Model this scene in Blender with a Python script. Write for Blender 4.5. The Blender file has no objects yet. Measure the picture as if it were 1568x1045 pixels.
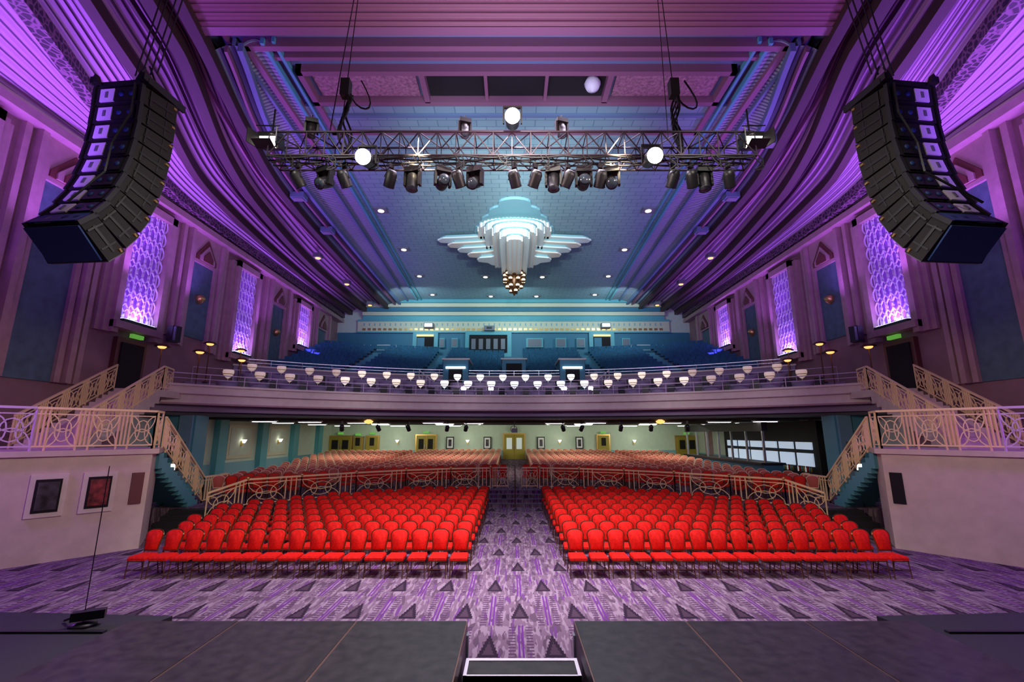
import bpy, math, random
from mathutils import Vector, Matrix
random.seed(3)
scn=bpy.context.scene
scn.view_settings.view_transform='Standard'
V=Vector
LF=.50
# ------------------------------------------------------------ materials
def newmat(name):
    m=bpy.data.materials.new(name); m.use_nodes=True
    nt=m.node_tree; b=nt.nodes.get('Principled BSDF')
    return m,nt,b
def M(name,col,rough=.6,metal=0,emi=None,es=0,var=0.0,vscale=3,bump=0,bscale=40,spec=None):
    m,nt,b=newmat(name)
    b.inputs['Base Color'].default_value=(*col,1)
    b.inputs['Roughness'].default_value=rough
    b.inputs['Metallic'].default_value=metal
    if spec is not None: b.inputs['Specular IOR Level'].default_value=spec
    if emi: 
        b.inputs['Emission Color'].default_value=(*emi,1); b.inputs['Emission Strength'].default_value=es
    tc=nt.nodes.new('ShaderNodeTexCoord')
    if var>0:
        n=nt.nodes.new('ShaderNodeTexNoise'); n.inputs['Scale'].default_value=vscale; n.inputs['Detail'].default_value=5
        nt.links.new(tc.outputs['Object'],n.inputs['Vector'])
        r=nt.nodes.new('ShaderNodeValToRGB')
        r.color_ramp.elements[0].position=.3; r.color_ramp.elements[1].position=.7
        r.color_ramp.elements[0].color=(*[c*(1-var) for c in col],1)
        r.color_ramp.elements[1].color=(*[min(1,c*(1+var)) for c in col],1)
        nt.links.new(n.outputs['Fac'],r.inputs['Fac']); nt.links.new(r.outputs['Color'],b.inputs['Base Color'])
    if bump>0:
        n=nt.nodes.new('ShaderNodeTexNoise'); n.inputs['Scale'].default_value=bscale
        nt.links.new(tc.outputs['Object'],n.inputs['Vector'])
        bp=nt.nodes.new('ShaderNodeBump'); bp.inputs['Strength'].default_value=bump
        nt.links.new(n.outputs['Fac'],bp.inputs['Height']); nt.links.new(bp.outputs['Normal'],b.inputs['Normal'])
    return m
def mathn(nt,op,a,b=None,c=None):
    n=nt.nodes.new('ShaderNodeMath'); n.operation=op
    for i,x in enumerate((a,b,c)):
        if x is None: continue
        if isinstance(x,(int,float)): n.inputs[i].default_value=x
        else: nt.links.new(x,n.inputs[i])
    return n.outputs[0]
def MStripe(name,c1,c2,n,rough=.6,frac=.35,axis=0,uv=True,bstr=.6):
    m,nt,b=newmat(name); b.inputs['Roughness'].default_value=rough
    tc=nt.nodes.new('ShaderNodeTexCoord'); sp=nt.nodes.new('ShaderNodeSeparateXYZ')
    nt.links.new(tc.outputs['UV' if uv else 'Object'],sp.inputs[0])
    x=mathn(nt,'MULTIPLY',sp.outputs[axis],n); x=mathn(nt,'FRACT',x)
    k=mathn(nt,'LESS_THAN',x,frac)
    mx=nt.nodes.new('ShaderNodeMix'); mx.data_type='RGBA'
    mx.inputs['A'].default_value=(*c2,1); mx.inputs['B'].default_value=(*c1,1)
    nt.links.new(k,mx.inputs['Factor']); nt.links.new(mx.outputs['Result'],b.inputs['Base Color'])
    s=mathn(nt,'SINE',mathn(nt,'MULTIPLY',x,6.283))
    bp=nt.nodes.new('ShaderNodeBump'); bp.inputs['Strength'].default_value=bstr; bp.inputs['Distance'].default_value=.08
    nt.links.new(s,bp.inputs['Height']); nt.links.new(bp.outputs['Normal'],b.inputs['Normal'])
    return m
def MBrick(name,c1,c2,mort,scale,rough=.5):
    m,nt,b=newmat(name); b.inputs['Roughness'].default_value=rough
    tc=nt.nodes.new('ShaderNodeTexCoord'); br=nt.nodes.new('ShaderNodeTexBrick')
    nt.links.new(tc.outputs['Object'],br.inputs['Vector'])
    br.inputs['Color1'].default_value=(*c1,1); br.inputs['Color2'].default_value=(*c2,1); br.inputs['Mortar'].default_value=(*mort,1)
    br.inputs['Scale'].default_value=scale; br.inputs['Mortar Size'].default_value=.02
    br.inputs['Brick Width'].default_value=.8; br.inputs['Row Height'].default_value=.4
    nt.links.new(br.outputs['Color'],b.inputs['Base Color'])
    bp=nt.nodes.new('ShaderNodeBump'); bp.inputs['Strength'].default_value=.5; bp.inputs['Distance'].default_value=.03
    nt.links.new(br.outputs['Fac'],bp.inputs['Height']); bp.invert=True; nt.links.new(bp.outputs['Normal'],b.inputs['Normal'])
    return m
def MCarpet(name):
    m,nt,b=newmat(name); b.inputs['Roughness'].default_value=.95; b.inputs['Specular IOR Level'].default_value=.15
    tc=nt.nodes.new('ShaderNodeTexCoord'); sp=nt.nodes.new('ShaderNodeSeparateXYZ')
    nt.links.new(tc.outputs['Object'],sp.inputs[0])
    X,Y=sp.outputs[0],sp.outputs[1]
    row=mathn(nt,'FLOOR',mathn(nt,'MULTIPLY',Y,1/1.5))
    off=mathn(nt,'MULTIPLY',mathn(nt,'MODULO',row,2),.5)
    fx=mathn(nt,'FRACT',mathn(nt,'ADD',mathn(nt,'MULTIPLY',X,1/1.05),mathn(nt,'ADD',off,100.5)))
    fy=mathn(nt,'FRACT',mathn(nt,'ADD',mathn(nt,'MULTIPLY',Y,1/1.5),100))
    ax=mathn(nt,'ABSOLUTE',mathn(nt,'SUBTRACT',fx,.5))
    fys=mathn(nt,'DIVIDE',mathn(nt,'FLOOR',mathn(nt,'MULTIPLY',fy,14)),14)
    lim=mathn(nt,'MULTIPLY',mathn(nt,'SUBTRACT',.72,fys),.30)
    tri=mathn(nt,'MULTIPLY',mathn(nt,'LESS_THAN',ax,lim),mathn(nt,'GREATER_THAN',fy,.2))
    tri2=mathn(nt,'MULTIPLY',mathn(nt,'LESS_THAN',ax,mathn(nt,'SUBTRACT',lim,.06)),mathn(nt,'GREATER_THAN',fy,.26))
    bars=mathn(nt,'MULTIPLY',mathn(nt,'LESS_THAN',mathn(nt,'FRACT',mathn(nt,'MULTIPLY',Y,9)),.42),mathn(nt,'LESS_THAN',mathn(nt,'ABSOLUTE',mathn(nt,'SUBTRACT',ax,.36)),.055))
    def noise(sx,sy,sc,th):
        mp=nt.nodes.new('ShaderNodeMapping'); mp.inputs['Scale'].default_value=(sx,sy,1)
        nt.links.new(tc.outputs['Object'],mp.inputs['Vector'])
        n=nt.nodes.new('ShaderNodeTexNoise'); n.inputs['Scale'].default_value=sc; n.inputs['Detail'].default_value=1
        nt.links.new(mp.outputs[0],n.inputs['Vector']); return mathn(nt,'GREATER_THAN',n.outputs['Fac'],th)
    st=noise(9,1.6,1.6,.53); st2=noise(11,1.0,1.1,.64); st3=noise(7,1.6,1.3,.60)
    l1=mathn(nt,'LESS_THAN',mathn(nt,'ABSOLUTE',mathn(nt,'SUBTRACT',ax,.47)),.015)
    def mix(f,a,bb):
        mx=nt.nodes.new('ShaderNodeMix'); mx.data_type='RGBA'; nt.links.new(f,mx.inputs['Factor'])
        for s,i in ((a,'A'),(bb,'B')):
            if isinstance(s,tuple): mx.inputs[i].default_value=(*s,1)
            else: nt.links.new(s,mx.inputs[i])
        return mx.outputs['Result']
    c=mix(st,(.17,.115,.145),(.26,.20,.225)); c=mix(st3,c,(.10,.065,.085)); c=mix(st2,c,(.13,.05,.16)); c=mix(bars,c,(.08,.04,.08)); c=mix(l1,c,(.13,.03,.19)); c=mix(tri,c,(.025,.015,.025)); c=mix(tri2,c,(.065,.04,.055))
    nt.links.new(c,b.inputs['Base Color'])
    return m
m_carpet=MCarpet('carpet_pattern')
m_wall=M('wall_mauve',(.27,.15,.165),.7,var=.15,vscale=1.2)
m_pil=M('pilaster_rose',(.40,.25,.25),.6,var=.1)
m_teal=M('niche_teal',(.08,.14,.165),.6,var=.2)
m_brown=M('rib_brown',(.05,.022,.022),.6)
m_tri=M('sunburst_brown',(.13,.035,.03),.5)
m_gold=M('gold',(.75,.48,.15),.35,.9)
m_cream=M('cream_paint',(.72,.62,.54),.5,var=.06)
m_pinkw=M('side_wall_cream',(.64,.52,.44),.6,var=.08)
m_rail=M('rail_cream_metal',(.90,.68,.34),.4)
m_railh=M('rail_purple_lit_metal',(.60,.45,.60),.4)  # purple light falling on the rails is put into this colour
m_black=M('black_paint',(.012,.012,.014),.45)
m_blackr=M('black_rubber',(.02,.02,.022),.7)
m_dmet=M('truss_metal_backlit_dark',(.07,.055,.07),.4,.6)  # backlit darkness of the truss is painted into the base colour
m_stage=M('stage_deck',(.030,.026,.024),.36,var=.5,vscale=9,bump=.15,bscale=120)
m_seam=M('deck_edge_strip',(.18,.11,.08),.4,.5)
m_alu=M('aluminium',(.55,.56,.6),.35,.9)
m_white=M('white_paint',(.8,.8,.8),.5)
m_silver=M('amp_plate_silver',(.85,.80,.85),.4,.1)
m_redfab=M('red_velvet',(.62,.012,.006),.75,var=.2,vscale=20,spec=.12)
m_redfab2=M('maroon_velvet',(.55,.02,.012),.8,spec=.12)
m_tan=M('tan_upholstery',(.42,.10,.07),.7,spec=.2)
m_tanrim=M('seat_rim_beige',(.80,.60,.40),.5)
m_bronze=M('bronze_frame',(.12,.05,.015),.35,.5)
m_bluefab=M('blue_velvet',(.01,.09,.16),.8,var=.3,vscale=5)
m_mint=M('mint_wall',(.55,.66,.52),.6,var=.04)
m_mintd=M('mint_dado',(.20,.42,.46),.6)
m_olive=M('olive_door',(.34,.27,.03),.45)
m_bluewall=M('balcony_blue_wall',(.04,.18,.26),.6)
m_turq=M('turquoise_trim',(.10,.38,.42),.5)
m_frieze=M('frieze_cream',(.60,.60,.42),.55)
m_parap=M('parapet_mauve',(.26,.20,.30),.6)
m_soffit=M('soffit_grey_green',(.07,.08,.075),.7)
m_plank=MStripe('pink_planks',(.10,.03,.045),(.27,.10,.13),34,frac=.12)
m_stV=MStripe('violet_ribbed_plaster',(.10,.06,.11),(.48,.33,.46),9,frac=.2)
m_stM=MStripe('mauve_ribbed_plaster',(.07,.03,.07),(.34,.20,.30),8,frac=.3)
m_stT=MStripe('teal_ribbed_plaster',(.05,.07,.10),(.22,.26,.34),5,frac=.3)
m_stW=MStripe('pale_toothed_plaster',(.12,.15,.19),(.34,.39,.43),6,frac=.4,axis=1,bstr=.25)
m_panel=MBrick('ceiling_teal_blocks',(.22,.34,.37),(.25,.38,.40),(.13,.23,.27),1.0)
m_coff=M('coffer_pink_texture',(.34,.16,.21),.7,var=.45,vscale=9,bump=.4,bscale=12)
m_cofb=M('coffer_blue',(.14,.20,.32),.6)
m_mould=M('coffer_moulding',(.26,.11,.17),.5)
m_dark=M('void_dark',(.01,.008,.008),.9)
m_fix=M('plaster_relief_white',(.66,.74,.70),.4)
m_fix2=M('plaster_relief_cream',(.74,.66,.54),.4)
m_glow_w=M('glow_white',(1,1,1),.5,emi=(1,.97,.92),es=9)
m_glow_s=M('glow_soft',(1,1,1),.5,emi=(1,.93,.8),es=4)
m_glow_h=M('chandelier_glass_amber',(1,.8,.5),.4,emi=(1,.78,.5),es=1.8)
m_glow_c=M('glow_cool',(1,1,1),.5,emi=(.8,.88,1),es=3)
m_glow_o=M('glow_amber',(1,.6,.2),.5,emi=(1,.45,.12),es=1.8)
m_glow_b=M('glow_blue',(.2,.3,1),.5,emi=(.5,.5,1),es=12)
m_star=M('lamp_lens_bright',(1,1,1),.3,emi=(1,.95,.85),es=300)
m_latt=M('window_lattice',(.80,.70,.92),.5)
m_screen=M('backlit_panel',(.6,.75,.9),.4,emi=(.65,.8,1),es=.45)
m_exit=M('exit_sign_green',(.05,.3,.05),.4,emi=(.25,.8,.1),es=.35)
m_art1=M('poster_dark',(.05,.04,.05),.3,var=.9,vscale=4)
m_art2=M('poster_red',(.22,.03,.03),.3,var=.9,vscale=5)
m_blueund=M('speaker_cover_blue',(.012,.05,.18),.6)
m_grey=M('grey_box',(.16,.17,.19),.5)
m_dgrey=M('speaker_grille',(.016,.015,.015),.65,spec=.3)
m_glass=M('door_glass',(.5,.6,.6),.1,emi=(.8,.85,.8),es=.3)
m_lens=M('lamp_lens_unlit',(.05,.07,.09),.1)
m_glow_p=M('window_backing_violet_glow',(.34,.18,.55),.6,emi=(.2,.03,.7),es=.2)  # violet light in the window recess put into colour and faint emission
mb,nt,bb=newmat('pierced_lattice_band'); bb.inputs['Roughness'].default_value=.5
tc=nt.nodes.new('ShaderNodeTexCoord'); vo=nt.nodes.new('ShaderNodeTexVoronoi'); vo.feature='DISTANCE_TO_EDGE'; vo.inputs['Scale'].default_value=5
nt.links.new(tc.outputs['Object'],vo.inputs['Vector']); rp=nt.nodes.new('ShaderNodeValToRGB')
rp.color_ramp.elements[0].color=(.22,.12,.17,1); rp.color_ramp.elements[1].color=(.012,.006,.012,1); rp.color_ramp.elements[0].position=.06; rp.color_ramp.elements[1].position=.14
nt.links.new(vo.outputs['Distance'],rp.inputs['Fac']); nt.links.new(rp.outputs['Color'],bb.inputs['Base Color']); m_lattband=mb

# ------------------------------------------------------------ builder
class B:
    def __init__(s): s.v=[];s.f=[];s.mi=[];s.mats=[];s.sm=[];s.uv={}
    def idx(s,m):
        if m not in s.mats: s.mats.append(m)
        return s.mats.index(m)
    def add(s,vs,fs,m,smooth=False,uvs=None):
        o=len(s.v); s.v+=[tuple(p) for p in vs]; i=s.idx(m)
        for k,f in enumerate(fs):
            if uvs: s.uv[len(s.f)]=uvs[k]
            s.f.append([o+a for a in f]); s.mi.append(i); s.sm.append(smooth)
    def hexa(s,p,m): s.add(p,[(0,3,2,1),(4,5,6,7),(0,1,5,4),(1,2,6,5),(2,3,7,6),(3,0,4,7)],m)
    def box(s,c,d,m,R=None):
        c=V(c); x,y,z=[a/2 for a in d]
        p=[V(a) for a in ((-x,-y,-z),(x,-y,-z),(x,y,-z),(-x,y,-z),(-x,-y,z),(x,-y,z),(x,y,z),(-x,y,z))]
        if R is not None: p=[R@a for a in p]
        s.hexa([c+a for a in p],m)
    def b2(s,a,b,m): s.box([(a[i]+b[i])/2 for i in range(3)],[abs(b[i]-a[i]) for i in range(3)],m)
    def tube(s,p0,p1,r,m,n=4,r1=None,smooth=None):
        p0=V(p0);p1=V(p1);d=p1-p0
        if d.length<1e-6: return
        d.normalize(); a=d.cross(V((0,0,1)))
        if a.length<1e-3: a=V((1,0,0))
        a.normalize(); b=d.cross(a); r1=r if r1 is None else r1
        vs=[];
        for i in range(n):
            t=2*math.pi*(i+.5)/n; w=a*math.cos(t)+b*math.sin(t); vs+= [p0+w*r,p1+w*r1]
        fs=[(2*i,2*i+1,(2*i+3)%(2*n),(2*i+2)%(2*n)) for i in range(n)]
        fs+= [[2*i for i in range(n)][::1],[2*i+1 for i in range(n)][::-1]]
        s.add(vs,fs,m,smooth=(n>6) if smooth is None else smooth)
    def path(s,pts,r,m,n=4):
        for a,b in zip(pts,pts[1:]): s.tube(a,b,r,m,n)
    def extr(s,poly,vec,m,m2=None):
        vec=V(vec); n=len(poly); p=[V(a) for a in poly]; q=[a+vec for a in p]
        s.add(p+q,[list(range(n))[::-1],list(range(n,2*n))]+[(i,(i+1)%n,n+(i+1)%n,n+i) for i in range(n)],m)
    def prism(s,poly,z0,z1,m): s.extr([(a[0],a[1],z0) for a in poly],(0,0,z1-z0),m)
    def lathe(s,c,prof,m,n=16,R=None,smooth=True):
        c=V(c); vs=[]
        for r,z in prof:
            for i in range(n):
                t=2*math.pi*i/n; p=V((r*math.cos(t),r*math.sin(t),z))
                if R is not None: p=R@p
                vs.append(c+p)
        fs=[]
        for k in range(len(prof)-1):
            for i in range(n):
                j=(i+1)%n; fs.append((k*n+i,k*n+j,(k+1)*n+j,(k+1)*n+i))
        fs.append(list(range(n))[::-1]); fs.append([(len(prof)-1)*n+i for i in range(n)])
        s.add(vs,fs,m,smooth)
    def mesh(s,name):
        me=bpy.data.meshes.new(name); me.from_pydata(s.v,[],s.f)
        for m in s.mats: me.materials.append(m)
        me.polygons.foreach_set('material_index',s.mi); me.polygons.foreach_set('use_smooth',s.sm)
        if s.uv:
            ul=me.uv_layers.new(name='UVMap')
            for fi,u in s.uv.items():
                for li,c in zip(me.polygons[fi].loop_indices,u): ul.data[li].uv=c
        me.update(); return me
    def obj(s,name,loc=(0,0,0),rot=(0,0,0)):
        o=bpy.data.objects.new(name,s.mesh(name)); o.location=loc; o.rotation_euler=rot
        scn.collection.objects.link(o); return o
def inst(me,name,loc,rot=(0,0,0),sc=(1,1,1)):
    o=bpy.data.objects.new(name,me); o.location=loc; o.rotation_euler=rot; o.scale=sc; scn.collection.objects.link(o); return o
def herm(pts,x):
    n=len(pts)
    if x<=pts[0][0]: 
        return pts[0][1]+(x-pts[0][0])*(pts[1][1]-pts[0][1])/(pts[1][0]-pts[0][0])
    if x>=pts[-1][0]: return pts[-1][1]
    for i in range(n-1):
        if x<=pts[i+1][0]: break
    def sl(k):
        a=max(0,k-1); b=min(n-1,k+1); return (pts[b][1]-pts[a][1])/(pts[b][0]-pts[a][0])
    h=pts[i+1][0]-pts[i][0]; t=(x-pts[i][0])/h
    return (2*t**3-3*t*t+1)*pts[i][1]+(t**3-2*t*t+t)*h*sl(i)+(-2*t**3+3*t*t)*pts[i+1][1]+(t**3-t*t)*h*sl(i+1)
def Rz(a): return Matrix.Rotation(a,3,'Z')
def Rx(a): return Matrix.Rotation(a,3,'X')
def Ry(a): return Matrix.Rotation(a,3,'Y')

# ------------------------------------------------------------ floor
b=B(); b.b2((-17.3,3.0,-.2),(17.3,43.3,0),m_carpet); b.obj('floor')
RAIL=[(0,24),(1.2,24),(4,23.2),(7,21.2),(10.2,18.0)]
def railY(x): return herm(RAIL,abs(x))
front=[(x/2.0,railY(x/2.0)) for x in range(-20,21)]
b=B()
poly=[(-17,17.6)]+[(-10.2,18.0)]+front[0:]+[(10.2,18.0),(17,17.6),(17,27),(-17,27)]
b.prism(poly,0.0,.65,m_carpet)
b.hexa([V(p) for p in ((-17,27,0),(17,27,0),(17,43,0),(-17,43,0),(-17,27,.65),(17,27,.65),(17,43,1.1),(-17,43,1.1))],m_carpet)
b.obj('floor_raised_stalls')
b=B()
for i in range(4): b.b2((-1.25,22.4+.4*i,0),(1.25,24.05,.16*(i+1)),m_carpet)
for i in range(4): b.b2((-1.25,22.38+.4*i,.16*(i+1)-.03),(1.25,22.42+.4*i,.16*(i+1)+.005),m_grey)
b.obj('aisle_steps')
for sx in (-1,1):
    b=B()
    for i in range(4):
        b.b2((sx*10.4,16.4+.35*i,0),(sx*12.6,17.9,.16*(i+1)),m_blackr)
    b.obj('side_steps')

# ------------------------------------------------------------ walls
for sx,nm in ((-1,'left'),(1,'right')):
    b=B(); b.b2((sx*17,3,0),(sx*17.3,43.3,16.4),m_wall)
    b.obj('wall_'+nm)
b=B(); b.b2((-17.3,43,0),(17.3,43.3,16.4),m_mint); b.obj('wall_back')

wc=[11.8,19.6,27.4,35.3]
wn=1
for sx in (-1,1):
    for i,yc in enumerate(wc):
        z0=8.0 if i<3 else 10.0; z1=13.3; hw=1.0
        b=B()
        b.b2((sx*17,yc-hw,z0),(sx*16.93,yc+hw,z1),m_glow_p)
        for k,(o,d) in enumerate(((.0,.42),(.28,.26),(.5,.14))):
            w=.3
            for s2 in (-1,1):
                b.b2((sx*17,yc+s2*(hw+o),z0-.5),(sx*(17-d),yc+s2*(hw+o+w),z1+.35-o*.3),m_pil)
        b.b2((sx*17,yc-hw-.3,z1),(sx*16.58,yc+hw+.3,z1+.35),m_pil)
        b.b2((sx*17,yc-hw-.3,z0-.3),(sx*16.45,yc+hw+.3,z0),m_pil)
        xl=sx*16.80
        H=z1-z0
        for s in range(6):
            for ph in (0,math.pi):
                pts=[]
                base=yc-hw+.18+s*(2*hw-.36)/5
                for k in range(33):
                    z=z0+H*k/32
                    y=base+.2*math.sin(2*math.pi*k/32*(H/1.35)+ph+ s*0)
                    pts.append((xl,min(max(y,yc-hw+.02),yc+hw-.02),z))
                b.path(pts,.034,m_latt)
        for k in range(5):
            y=yc-hw+2*hw*(k+.5)/5; b.tube((xl,y,z0),(xl,y,z1),.022,m_latt)
        b.obj('window_%d'%wn); wn+=1
        b=B(); b.b2((sx*16.78,yc-hw+.1,z0+.02),(sx*16.5,yc+hw-.1,z0+.14),m_black)
        b.b2((sx*16.74,yc-hw+.15,z0+.14),(sx*16.55,yc+hw-.15,z0+.16),m_glow_b); b.obj('led_batten')
    for i,yc in enumerate([15.7,23.5,31.6,39.2]):
        b=B(); zb=5.2 if i==0 else (8.3 if i<3 else 10.8); zt=12.3; w=.85
        b.b2((sx*17,yc-w,zb),(sx*16.93,yc+w,zt),m_teal)
        for s2 in (-1,1):
            for o,d in ((0,.2),(.3,.34),(.75,.2)):
                b.b2((sx*17,yc+s2*(w+o),5.2 if i==0 else zb-.6),(sx*(17-d),yc+s2*(w+o+.22),13.9),m_pil)
        b.b2((sx*17,yc-w,zt),(sx*16.8,yc+w,13.9),m_pil)
        for k in range(3):
            hw=.8-.22*k; zz=12.45; hh=1.25-.3*k
            b.extr([(sx*(16.8-.06*k),yc-hw,zz),(sx*(16.8-.06*k),yc+hw,zz),(sx*(16.8-.06*k),yc+hw,zz+.25),(sx*(16.8-.06*k),yc,zz+hh),(sx*(16.8-.06*k),yc-hw,zz+.25)],(-sx*.06,0,0),m_tri if k%2==0 else m_pil)
        b.lathe((sx*16.85,yc,10.4),[(.02,-.28),(.22,-.1),(.28,.08),(.18,.2),(.03,.24)],m_gold,10)
        b.obj('trim_niche_%d'%(i+1+(0 if sx<0 else 4)))
    b=B(); b.b2((sx*17,6,13.9),(sx*16.4,43,14.2),m_pil); b.b2((sx*17,6,14.2),(sx*16.7,43,14.5),m_cream); b.obj('trim_cornice_'+('left' if sx<0 else 'right'))

# ------------------------------------------------------------ ceiling
P=[(9,8.1),(12,8.2),(21,8.4),(42,9.1)]
E=[(11,8.6),(12.6,8.9),(16.6,10.0),(22,10.6),(43,10.8)]
D=[(11,9.5),(12.3,9.8),(15.8,10.7),(20.6,11.6),(30,12),(43,12.1)]
C=[(11,10.2),(12.3,10.5),(17.5,12.4),(21.9,13.4),(31,14.3),(43,14.2)]
Bc=[(9,11.2),(11.3,11.9),(13.8,12.6),(20,14.7),(34,15.8),(43,15.8)]
A=[(9,12.7),(10.9,13.4),(14.1,14.6),(20,16.2),(27,16.6),(43,16.6)]
W=[(3,17),(43,17)]
ys=[6+37.0*i/74 for i in range(75)]
def strip(name,sx,c0,z0,c1,z1,m,y0=6,sag=0):
    b=B(); N=6
    yy=[y for y in ys if y>=y0]
    for j in range(len(yy)-1):
        for k in range(N):
            q=[];u=[]
            for (y,t) in ((yy[j],k/N),(yy[j],(k+1)/N),(yy[j+1],(k+1)/N),(yy[j+1],k/N)):
                x=herm(c0,y)*(1-t)+herm(c1,y)*t; z=z0*(1-t)+z1*t+sag*math.sin(math.pi*t)
                q.append((sx*x,y,z)); u.append((t,y))
            b.add(q,[(0,1,2,3)],m,True,[u])
    return b.obj(name)
def rib(b,sx,c,z,w,h,m,y0=6,off=0):
    yy=[y for y in ys if y>=y0]
    prev=None
    for y in yy:
        x=(herm(c,y)+off)*sx
        r=[V((x-w/2,y,z-h)),V((x+w/2,y,z-h)),V((x+w/2,y,z+.1)),V((x-w/2,y,z+.1))]
        if prev: b.hexa([prev[0],prev[1],r[1],r[0],prev[3],prev[2],r[2],r[3]],m)
        prev=r
for sx,nm in ((-1,'left'),(1,'right')):
    strip('ceiling_cove_a_'+nm,sx,P,15.75,E,15.6,m_stW,12.2,.15)
    strip('ceiling_cove_b_'+nm,sx,E,15.55,D,15.3,m_stT,12.2,.15)
    strip('ceiling_cove_c_'+nm,sx,D,15.5,C,15.15,m_stM,6,.35)
    strip('ceiling_cove_d_'+nm,sx,C,15.3,Bc,14.9,m_stM,6,.35)
    strip('ceiling_cove_e_'+nm,sx,Bc,15.1,A,14.6,m_stV,6,.35)
    strip('ceiling_cove_f_'+nm,sx,A,14.8,W,14.4,m_stV,6,.2)
    b=B()
    rib(b,sx,P,15.8,.12,.12,m_turq,12.2); rib(b,sx,P,15.85,.1,.1,m_turq,12.2,-.35); rib(b,sx,E,15.6,.18,.22,m_cofb,12.2)
    rib(b,sx,E,15.5,.1,.15,m_mould,12.2,.45); rib(b,sx,P,15.78,.1,.15,m_cofb,12.2,.9)
    rib(b,sx,D,15.4,.34,.35,m_brown); rib(b,sx,C,15.2,.38,.36,m_brown); rib(b,sx,Bc,15.0,.34,.32,m_brown)
    rib(b,sx,D,15.45,.1,.1,m_mould,6,.7); rib(b,sx,C,15.25,.1,.12,m_brown,6,.7)
    rib(b,sx,A,14.7,.45,.35,m_lattband)
    b.obj('trim_ceiling_ribs_'+nm)
b=B(); b.b2((-9.3,15.6,15.85),(9.3,43,16.0),m_panel); b.obj('ceiling')
b=B(); b.b2((-17.3,3,16.2),(17.3,43.3,16.4),m_dark); b.obj('ceiling_roof_slab')
b=B()
pts=[(-9.2,6,15.3),(9.2,6,15.3),(9.7,11.7,15.3),(-9.7,11.7,15.3)]
b.add(pts,[(0,1,2,3)],m_plank,False,[[(0,0),(0,1),(.6,1),(.6,0)]])
b.b2((-9.8,11.6,15.3),(9.8,11.75,16.15),m_mould)
b.b2((-9.9,11.5,15.26),(9.9,11.8,15.34),m_mould)
b.obj('ceiling_proscenium_soffit')
b=B()
b.b2((-10,11.75,16.02),(10,15.7,16.1),m_cofb)
def frame(b,hx,y0,y1,z0,z1,w,m,legs=True):
    b.b2((-hx,y0,z0),(hx,y0+w,z1),m)
    for s in (-1,1): b.b2((s*hx,y0,z0),(s*(hx-w),y1,z1),m)
frame(b,9.4,12.15,14,15.8,16.05,.12,m_mould)
frame(b,8.9,12.6,19,15.66,16.05,.20,m_mould)
frame(b,8.35,13.15,18,15.76,16.05,.14,m_mould)
frame(b,7.7,13.7,17.2,15.7,16.05,.20,m_mould)
b.b2((-7.7,15.2,15.7),(7.7,15.4,16.05),m_mould)
b.b2((-7.7,17.0,15.7),(7.7,17.15,16.05),m_mould)
b.b2((-7.7,16.0,15.75),(7.7,16.15,16.05),m_cofb)
for s in (-1,1):
    b.b2((s*7.3,14.05,15.9),(s*3.6,15.1,16.03),m_coff)
    b.b2((s*3.45,13.9,15.7),(s*3.25,15.25,16.03),m_mould)
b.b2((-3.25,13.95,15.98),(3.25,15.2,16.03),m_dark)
for x in (-1.1,1.1): b.b2((x-.06,13.95,15.8),(x+.06,15.2,16.0),m_mould)
b.lathe((2.75,14.3,15.72),[(.02,-.3),(.22,-.2),(.3,0),(.22,.2),(.02,.3)],m_white,12)
b.obj('ceiling_coffer')
b=B()
for k,(z0,z1,y,m) in enumerate(((15.55,15.9,41.6,m_turq),(15.2,15.6,41.9,m_frieze),(14.85,15.25,42.2,m_bluewall),(14.5,14.9,42.45,m_frieze),(14.15,14.5,42.7,m_turq))):
    b.b2((-14.5+k*.0,y,z0),(14.5,43,z1),m)
b.obj('trim_back_cornice')

# ------------------------------------------------------------ ceiling winged relief light
b=B()
def slab(b,pts,z0,z1,m):
    b.prism(pts,z0,z1,m)
def fan(hx,y0,y1,n=10):
    pts=[(-hx,y1),(-hx,y0+hx*.6)]
    for i in range(1,n): 
        t=math.pi*i/n; pts.append((-hx*math.cos(t),y0+hx*.6-hx*.6*math.sin(t)))
    pts+=[(hx,y0+hx*.6),(hx,y1)]
    return pts
for hx,y0,y1 in ((.9,22.5,29),(1.5,23.2,29),(2.0,24.0,29),(2.5,25.0,29)):
    slab(b,fan(hx,y0,y1)[::-1],15.68+.02*hx,15.87,m_mintd)
for q,(hx,y0,y1,z0,z1) in enumerate(((2.2,24.6,29.2,15.45,15.86),(1.75,24.2,29.4,15.0,15.5),(1.25,23.7,29.6,14.5,15.05),(.8,23.4,29.7,14.05,14.55),(.4,23.3,29.8,13.75,14.1))):
    slab(b,fan(hx,y0,y1)[::-1],z0,z1,m_fix)
    slab(b,fan(hx+.05,y0-.05,y1+.04)[::-1],z1-.09,z1-.02,m_mintd)
    n=int(hx*2/.22)
    for k in range(n+1):
        x=-hx+2*hx*k/n; yy=y0+hx*.6-hx*.6*math.sqrt(max(0,1-(x/hx)**2))
        b.b2((x-.045,yy-.04,z0-.03),(x+.045,y1+.02,z1-.1),m_fix if q%2 else m_fix2)
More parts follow.
